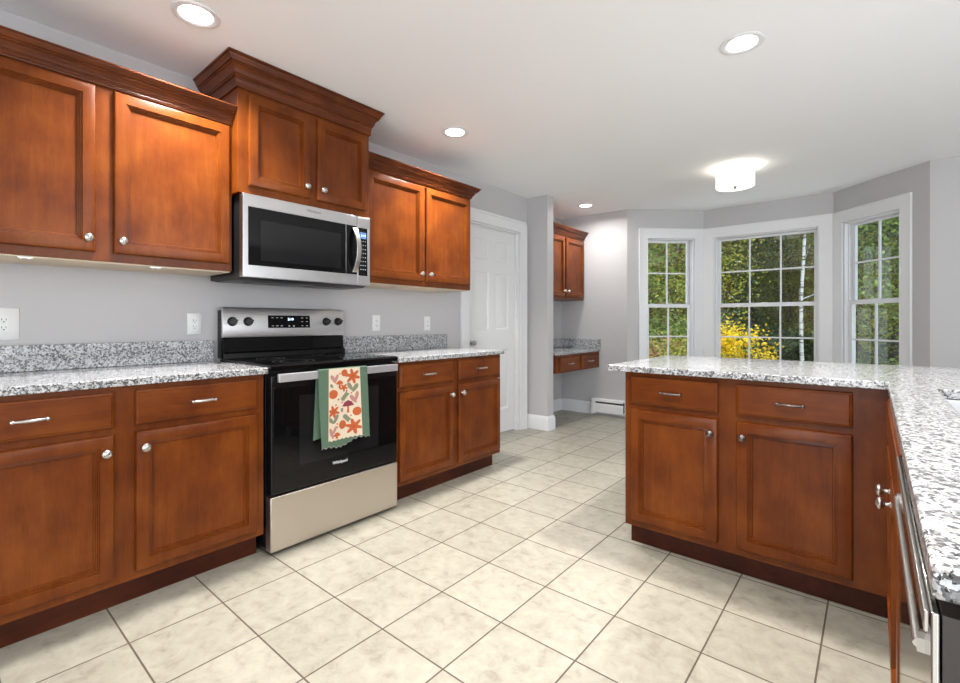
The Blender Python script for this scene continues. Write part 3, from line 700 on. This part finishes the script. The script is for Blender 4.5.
for q in (0, 1):
    for i in range(nu+1):
        for j in range(nv+1):
            y, d, z = over(i/nu, j/nv); a = math.pi*j/nv; vs_.append((y, d-q*.0025*math.cos(a), z-q*.001*math.sin(a)))
N = (nu+1)*(nv+1)
for i in range(nu):
    for j in range(nv):
        for q in (0, 1): b = q*N+i*(nv+1)+j; fs_.append((b, b+nv+1, b+nv+2, b+1))
P.add(vs_, fs_); P.build('bar_fold', GREEN, TW, recalc=False)
def back(s, t):
    yl = 1.304-.020*t; yr = 1.58+.02*t
    y = yl+(yr-yl)*s; zb = .524+.008*math.sin(s*8)
    return (y, hd-.0225+.003*t+.002*math.sin(s*14)*t, .884-(.884-zb)*t)
mb = MB(LW); sheet(mb, back, 24, 20, .002); mb.build('back_layer', GREEN, TW)
# printed centre panel
mb = MB(LW)
def panel(s, t):
    yl = 1.357-.008*t; yr = 1.548+.012*t; y = yl+(yr-yl)*s; z = .8862-t*(.8862-(.512+.004*math.sin(s*50)))
    return (y, tx(y, z)+.0018, z)
sheet(mb, panel, 24, 30, .0012)
def pt(a, b, lift=.0030):   # a across 0..1, b down 0..1
    yl = 1.357-.008*b; yr = 1.548+.012*b; y = yl+(yr-yl)*a; z = .8862-b*(.8862-.514); return (y, tx(y, z)+lift, z)
def motif(pts, mi, lift=.0030):
    pts = [p for p in pts]
    pts = [(min(.985, max(.015, a)), min(.985, max(.015, b))) for a, b in pts]
    cx_ = sum(p[0] for p in pts)/len(pts); cy_ = sum(p[1] for p in pts)/len(pts); mb.mi = mi
    v_ = [pt(cx_, cy_, lift)]+[pt(a, b, lift) for a, b in pts]; n = len(pts); mb.add(v_, [(0, 1+i, 1+(i+1) % n) for i in range(n)])
pw, ph = 185., 410.
def U(x, y): return ((x-160)/pw, (y-100)/ph)
def circ(x, y, r, mi, n=14, sy=1.0, lift=.0030): motif([U(x+r*math.cos(2*math.pi*k/n), y+r*sy*math.sin(2*math.pi*k/n)) for k in range(n)], mi, lift)
def flower(x, y, r, mi, petals=6):
    n = petals*8; motif([U(x+1.12*r*(.72+.28*math.cos(petals*2*math.pi*k/n))*math.cos(2*math.pi*k/n+.3), y+1.12*r*(.72+.28*math.cos(petals*2*math.pi*k/n))*math.sin(2*math.pi*k/n+.3)) for k in range(n)], mi)
    circ(x, y, r*.2, 5, 10, lift=.0036)
def leaf(x, y, l, wd, ang, mi):
    c, s = math.cos(R(ang)), math.sin(R(ang)); P_ = []
    for k in range(16):
        t = 2*math.pi*k/16; a = 1.1*l*math.cos(t); b = 1.25*wd*math.sin(t)*(1-.25*math.cos(t)); P_.append(U(x+a*c-b*s, y+a*s+b*c))
    motif(P_, mi)
def fern(x, y, l, ang, mi):
    c, s = math.cos(R(ang)), math.sin(R(ang))
    for k in range(-3, 4):
        for q in (-1, 1): leaf(x+c*k*l/3.5-s*q*6, y+s*k*l/3.5+c*q*6, 8, 3.2, ang+q*55, mi)
def mushroom(x, y, wd, cap, stem):
    motif([U(x-wd, y), U(x-wd*.6, y-wd*.7), U(x, y-wd), U(x+wd*.6, y-wd*.7), U(x+wd, y), U(x, y+3)], cap)
    motif([U(x-4, y), U(x+4, y), U(x+7, y+wd*1.2), U(x-7, y+wd*1.2)], stem)
flower(300, 152, 42, 1); flower(246, 214, 22, 1, 5); flower(186, 347, 34, 1); flower(300, 452, 44, 1); circ(185, 246, 26, 1); circ(320, 364, 26, 1); circ(250, 128, 19, 1, sy=1.1); circ(238, 430, 20, 1, sy=1.3)
mushroom(222, 190, 22, 1, 5); mushroom(270, 325, 34, 2, 1); mushroom(206, 490, 22, 1, 5)
leaf(186, 160, 26, 8, 60, 3); leaf(203, 155, 22, 7, 110, 3); leaf(300, 288, 28, 9, 55, 3); leaf(320, 272, 26, 8, 100, 3); leaf(176, 470, 30, 7, 75, 3); leaf(192, 455, 24, 6, 115, 3)
leaf(283, 212, 26, 9, 60, 4); leaf(312, 222, 26, 10, 125, 4); leaf(172, 395, 24, 8, 50, 4); leaf(200, 390, 26, 8, 115, 4); leaf(235, 345, 12, 6, 90, 4); leaf(176, 198, 12, 6, 60, 4)
fern(252, 266, 26, -50, 4); fern(262, 395, 24, 50, 4)
for x, y in ((222, 130), (208, 440), (208, 420), (262, 235), (290, 250), (236, 300), (215, 280), (200, 310), (285, 385), (330, 420), (270, 180), (262, 150)): circ(x, y, 5, 2 if (x+y) % 2 else 1, 8)
mb.build('printed_panel', [CREAM, ORG, MAR, PNK, OLV, RST], TW, recalc=False)
# fringe along the hem
mb = MB(LW)
for i in range(60):
    p = front(i/59, 1.0); mb.tube([(p[0], p[1]-.0015, p[2]+.001), (p[0]+random.uniform(-.001, .001), p[1]-.0015, p[2]-.006)], .0011, 4)
tag(mb.build('fringe', simple('pale_fringe', (.45, .50, .42), .9), TW), 'pale cotton fringe')

# ------------------------------------------------------------------ dishwasher at the near end of the sink run
DW = thing('dishwasher', (.35, .91, 0), 'stainless dishwasher at the near end of the peninsula, seen edge on', 'dishwasher')
FW = Fr(.040, 0, 0, -1)
mb = MB(FW); mb.box(-1.238, -.590, -.60, -.022, .10, .868); mb.build('tub', DBR, DW, .001)
mb = MB(FW); mb.box(-1.236, -.592, -.58, -.09, .001, .0995); mb.build('toe_panel', BLK, DW)
mb = MB(FW); mb.box(-1.240, -.587, -.006, 0, .115, .868); dd_ = mb.build('door', STEELP, DW, .0015)
mb = MB(FW); mb.box(-1.236, -.591, -.0215, -.008, .110, .866); mb.build('door_liner', DBR, DW)
mb = MB(FW); mb.box(-1.236, -.592, .0005, .0045, .846, .866); mb.build('console_strip', NICK, dd_, .001)
mb = MB(FW); mb.tube([(-1.18, .0065, .800), (-.65, .0055, .804)], .0038, 12); mb.box(-1.182, -1.168, 0, .006, .794, .808); mb.box(-.662, -.648, 0, .006, .797, .811); mb.build('handle', NICK, dd_)

# ------------------------------------------------------------------ outlets
def outlet(y, z, n, label, w1=.070, ys=None, h=.058):
    r = thing('wall_outlet', (XL, y, z), label, 'outlet', 'white wall outlets over the counters')
    W_ = w1; mb = MB(LW); mb.rings(y-W_/2, y+W_/2, z-h, z+h, .001, [(0, 0), (0, .003), (.003, .0055)]); mb.build('cover_plate', WPL, r)
    for yy in (ys or [y]):
        mb = MB(LW); mb.box(yy-.0165, yy+.0165, .0063, .0078, z-.034, z+.034); rc = mb.build('receptacle', WPL, r, .002)
        mb = MB(LW)
        for zz in (z+.017, z-.017):
            mb.box(yy-.0075, yy-.0055, .0078, .0084, zz-.002, zz+.007); mb.box(yy+.0055, yy+.0075, .0078, .0084, zz-.002, zz+.006)
            mb.lathe((yy, .0078, zz-.008), [(.0028, 0), (.0028, .0006)], 10)
        mb.build('slots', SLOT, rc)
outlet(.212, 1.124, 2, 'wide white double outlet at left edge above the left counter', .118, [.177, .223], .069)
outlet(.958, 1.123, 1, 'single white outlet just left of the range')
outlet(2.183, 1.126, 1, 'white outlet above the right counter, nearer the range')
outlet(2.706, 1.122, 1, 'white outlet above the right counter, nearer the white door')

# ------------------------------------------------------------------ ceiling lights
def can(x, y, label, power, spread=118, proto=[None]):
    if proto[0] is None:
        r = thing('recessed_light', (x, y, CZ-.001), label, 'ceiling light', 'recessed ceiling lights')
        mb = MB(); z = CZ-.001
        mb.lathe((x, y, z), [(.094, 0), (.094, -.004), (.088, -.007), (.074, -.006), (.0645, -.001), (.0645, 0)], 40, 'z'); mb.build('trim_ring', TRIM, r)
        mb = MB(); mb.lathe((x, y, z-.0012), [(.064, 0), (.064, -.0015), (.055, -.0035), (0, -.004)], 40, 'z'); mb.build('lens', GLOW, r)
        proto[0] = r
    else:
        r = copy_tree(proto[0]); r.location = (x, y, CZ-.001); r['label'] = label
    l = area('can_lamp', (x, y, CZ-.012), (0, 0, 0), .14, .14, power, (1, .975, .95), 'DISK', spread=R(spread))
    return r
CANP = 21.5
can(-2.247, .762, 'recessed ceiling light above the left counter, nearest the camera', CANP)
can(-2.243, 2.399, 'recessed ceiling light above the right counter', CANP)
can(-.479, 2.517, 'recessed ceiling light above the peninsula', CANP)
can(-2.51, 4.86, 'recessed ceiling light in front of the desk nook', CANP*.5, 165)
area('can_lamp', (-.479, .76, CZ-.012), (0, 0, 0), .14, .14, CANP, (1, .975, .95), 'DISK', spread=R(118))
area('can_lamp', (1.3, 1.6, CZ-.012), (0, 0, 0), .14, .14, CANP, (1, .975, .95), 'DISK', spread=R(118))
r = thing('flush_mount_light', (-.913, 4.514, CZ-.001), 'white fabric drum ceiling light in front of the bay window', 'ceiling light')
c = (-.913, 4.514, 0)
mb = MB(); mb.lathe((c[0], c[1], CZ-.001), [(.075, 0), (.075, -.012), (.065, -.02), (.012, -.022), (.010, -.05), (0, -.05)], 32, 'z'); mb.build('canopy', NICK, r)
mb = MB(); n = 56; zt, zb, ro, ri = CZ-.035, CZ-.163, .149, .146
v_ = [(c[0]+q*math.cos(2*math.pi*k/n), c[1]+q*math.sin(2*math.pi*k/n), z) for (q, z) in ((ro, zt), (ro, zb), (ri, zb), (ri, zt)) for k in range(n)]
mb.add(v_, [(i*n+k, i*n+(k+1) % n, ((i+1) % 4)*n+(k+1) % n, ((i+1) % 4)*n+k) for i in range(4) for k in range(n)]); mb.build('lamp_shade', SHADE, r)
mb = MB(); mb.lathe((c[0], c[1], zb+.004), [(.145, 0), (.145, .004), (0, .004)], 48, 'z'); mb.build('diffuser', DIFF, r)
mb = MB(); mb.lathe((c[0], c[1], zb+.0035), [(.014, 0), (.016, -.004), (.008, -.010), (.009, -.016), (.004, -.022), (0, -.024)], 16, 'z'); mb.build('finial', DNICK, r)
pl = bpy.data.lights.new('drum_bulb', 'POINT'); pl.energy = 2.6; pl.color = (1, .88, .72); pl.shadow_soft_size = .03
po = bpy.data.objects.new('drum_bulb', pl); COL.objects.link(po); po.location = (c[0]+.06, c[1], CZ-.075)

# ------------------------------------------------------------------ outdoors
GZ = -.6
def hump(x, y): return GZ+max(0.0, (y-14))*.045+.12*math.sin(x*.4)*math.sin(y*.3)
mb = MB(); nx, ny = 40, 36; v_ = []; fs_ = []
for i in range(nx+1):
    for j in range(ny+1): x = -50+2.2*i; y = 6.9+1.6*j; v_.append((x, y, hump(x, y)))
for i in range(nx):
    for j in range(ny): a = i*(ny+1)+j; fs_.append((a, a+ny+1, a+ny+2, a+1))
mb.add(v_, fs_); o = mb.build('ground', GROUND); o['kind'] = 'structure'; o['label'] = 'leaf covered forest floor outside the windows'

def crown_mesh(seed, n, rx, rz, zc, leaf_size, hollow=.35, clumps=26, spread=.34):
    rnd = random.Random(seed); vs_ = []; fs_ = []
    cl = []
    for _ in range(clumps):
        while True:
            p = Vector((rnd.uniform(-1, 1), rnd.uniform(-1, 1), rnd.uniform(-1, 1)))
            if hollow < p.length < 1: break
        cl.append(p)
    for _ in range(n):
        k = rnd.choice(cl); p = k+Vector((rnd.gauss(0, spread), rnd.gauss(0, spread), rnd.gauss(0, spread*.6)))
        p = Vector((p.x*rx, p.y*rx, p.z*rz+zc))
        a = Vector((rnd.gauss(0, 1), rnd.gauss(0, 1), rnd.gauss(0, .6))).normalized(); b = a.cross(Vector((rnd.gauss(0, 1), rnd.gauss(0, 1), rnd.gauss(0, 1)))).normalized()
        s = leaf_size*rnd.uniform(.6, 1.3); o = len(vs_)
        vs_ += [p-a*s, p+b*s*.55+a*s*.1, p+a*s, p-b*s*.55+a*s*.1]; fs_.append((o, o+1, o+2, o+3))
    me = bpy.data.meshes.new('foliage'); me.from_pydata(vs_, [], fs_); me.materials.append(LF['green']); return me
def trunk_mesh(seed, h, r0, lean=.03, branches=7, rmax=1.6):
    rnd = random.Random(seed); mb = MB(); n = 10; pts = [(rnd.gauss(0, lean)*i, rnd.gauss(0, lean)*i, -.3+(h+.3)*i/n) for i in range(n+1)]
    mb.tube(pts, [r0*(1.15-.85*i/n) for i in range(n+1)], 9)
    for k in range(branches):
        z = h*rnd.uniform(.3, .9); i = max(0, min(n, int((z+.3)/(h+.3)*n))); p = Vector(pts[i]); a = rnd.uniform(0, 6.28); L = rmax*rnd.uniform(.4, 1)
        q = p+Vector((math.cos(a)*L, math.sin(a)*L, L*.6)); m_ = (p+q)/2+Vector((0, 0, -.05)); mb.tube([tuple(p), tuple(m_), tuple(q)], [r0*.35, r0*.25, r0*.1], 6)
    me = bpy.data.meshes.new('trunk'); me.from_pydata(mb.v, [], mb.f); me.materials.append(BARK)
    for p in me.polygons: p.use_smooth = True
    return me
CROWNS = [crown_mesh(s, 15000, 2.1, 3.4, 5.5, .055, .2, 44, .26) for s in (1, 2, 3)]
FARCR = [crown_mesh(s, 13000, 2.6, 4.6, 6.3, .10, .1, 48, .28) for s in (5, 6)]
SHRUB = [crown_mesh(s, 8000, 1.0, .85, .8, .04, .1, 26, .24) for s in (8, 9)]
TRUNKS = [trunk_mesh(s, 8.5, .12) for s in (11, 12, 13)]
STEMS = [trunk_mesh(s, 1.2, .03, .03, 6, .8) for s in (15, 16)]
def plant(name, x, y, crown, trunk, leaf, label, cat, group, sc=1.0, rot=0.0, bark=None, sz=None):
    r = thing(name, (x, y, hump(x, y)), label, cat, group); r.rotation_euler = (0, 0, rot); r.scale = (sc, sc, sz or sc)
    t = bpy.data.objects.new('trunk' if cat == 'tree' else 'stems', trunk); COL.objects.link(t); t.parent = r
    if bark: t.material_slots[0].link = 'OBJECT'; t.material_slots[0].material = bark
    f = bpy.data.objects.new('foliage', crown); COL.objects.link(f); f.parent = r; f['kind'] = 'stuff'
    f.material_slots[0].link = 'OBJECT'; f.material_slots[0].material = LF[leaf]
    return r
def polar(deg, dist): return dist*math.sin(R(deg)), dist*math.cos(R(deg))
rnd = random.Random(21)
side = {'l': 'left', 'm': 'middle', 'r': 'right'}
adj = {'green': 'green leafy', 'dark': 'dark green', 'yellowgreen': 'yellow-green', 'orange': 'orange', 'russet': 'russet'}
def tree_at(deg, dist, leaf, sc, far=False):
    x, y = polar(deg, dist); w_ = 'left' if deg < -14.5 else ('middle' if deg < -3 else 'right')
    k = rnd.randrange(3)
    plant('forest_tree' if far else 'tree', x, y, FARCR[k % 2] if far else CROWNS[k], TRUNKS[k], leaf,
          '%s tree %s beyond the %s bay window' % (adj[leaf], 'deep in the woods' if far else 'at the near edge of the woods', w_), 'tree', 'trees in the woods behind the house', sc, rnd.uniform(0, 6.28))
NEAR = [(-24, 11.5, 'green', .8), (-20.5, 14, 'russet', .85), (-17.6, 12.5, 'yellowgreen', .72), (-15.6, 16, 'green', .95), (-12.6, 15, 'dark', .9), (-9.6, 17, 'green', 1.0), (-3.9, 17.5, 'orange', .6), (-6.6, 16.5, 'yellowgreen', .55),
        (-7.3, 20, 'green', 1.0), (-1.2, 14, 'yellowgreen', .5), (1.6, 15, 'dark', .7), (4.5, 13, 'green', .9), (9, 15, 'dark', 1.0), (-30, 14, 'green', 1.0)]
for a in NEAR: tree_at(*a)
FAR = [(-33, 24, 'dark'), (-29, 21, 'russet'), (-26, 25, 'green'), (-22.5, 22, 'green'), (-19.5, 24, 'dark'), (-18, 29, 'yellowgreen'), (-16, 23, 'russet'), (-13.5, 25, 'dark'), (-11.5, 30, 'green'), (-10, 24, 'dark'),
       (-8.2, 28, 'green'), (-6, 26, 'dark'), (-4.8, 31, 'green'), (-3.2, 24, 'dark'), (-1.2, 28, 'dark'), (.6, 23, 'green'), (2.8, 27, 'dark'), (5, 24, 'green'), (8, 28, 'dark'), (12, 24, 'green'), (-38, 26, 'green'), (16, 28, 'dark'),
       (-21, 33, 'dark'), (-14.6, 34, 'dark'), (-9, 36, 'dark'), (-2.2, 35, 'dark'), (1.8, 34, 'dark'), (6.5, 35, 'dark'), (-26.5, 35, 'dark')]
for a, d_, l in FAR: tree_at(a, d_, l, rnd.uniform(.95, 1.2), True)
for (a, d_, l, s) in ((-19.6, 10.5, 'russet', .95), (-17.2, 11.5, 'green', 1.1), (-16.0, 10.2, 'yellowgreen', .9), (-21.5, 12, 'green', 1.2), (-14.4, 13, 'dark', 1.1), (-7.8, 15, 'dark', 1.0), (-6.2, 16, 'green', .9), (-2.5, 14.5, 'dark', .7), (2.3, 13.2, 'green', .6), (-18.6, 14, 'orange', 1.2), (-12.5, 19, 'dark', 1.5), (-9.5, 21, 'green', 1.6), (-7, 22, 'dark', 1.6), (-5, 21, 'dark', 1.5), (-3, 22, 'green', 1.5), (-1.3, 21, 'dark', 1.6), (.8, 20, 'dark', 1.5), (2.6, 21, 'green', 1.6), (5.5, 22, 'dark', 1.6), (-15.5, 20, 'green', 1.5), (-17.5, 19, 'russet', 1.5), (-20, 20, 'dark', 1.6), (-4.2, 16.5, 'russet', .8)):
    x, y = polar(a, d_); w_ = 'left' if a < -14 else ('middle' if a < -3 else 'right')
    plant('shrub', x, y, SHRUB[rnd.randrange(2)], STEMS[rnd.randrange(2)], l, '%s shrub below the trees beyond the %s bay window' % (adj[l], w_), 'shrub', 'shrubs in the woods behind the house', s, rnd.uniform(0, 6))
x, y = polar(-11.0, 10.2); YB_ = crown_mesh(31, 4200, .50, .90, .95, .034, .0, 30, .24)
plant('shrub', x, y, YB_, STEMS[0], 'yellow', 'bright yellow autumn bush beyond the middle bay window', 'shrub', None, 1.0)
x, y = polar(-5.45, 12); bt = trunk_mesh(41, 8.0, .040, .012, 3, .5); bc = crown_mesh(42, 1500, 1.2, 1.6, 6.4, .07)
plant('birch_tree', x, y, bc, bt, 'yellowgreen', 'white-barked birch tree beyond the middle bay window', 'tree', None, 1.0, .5, BIRCH)
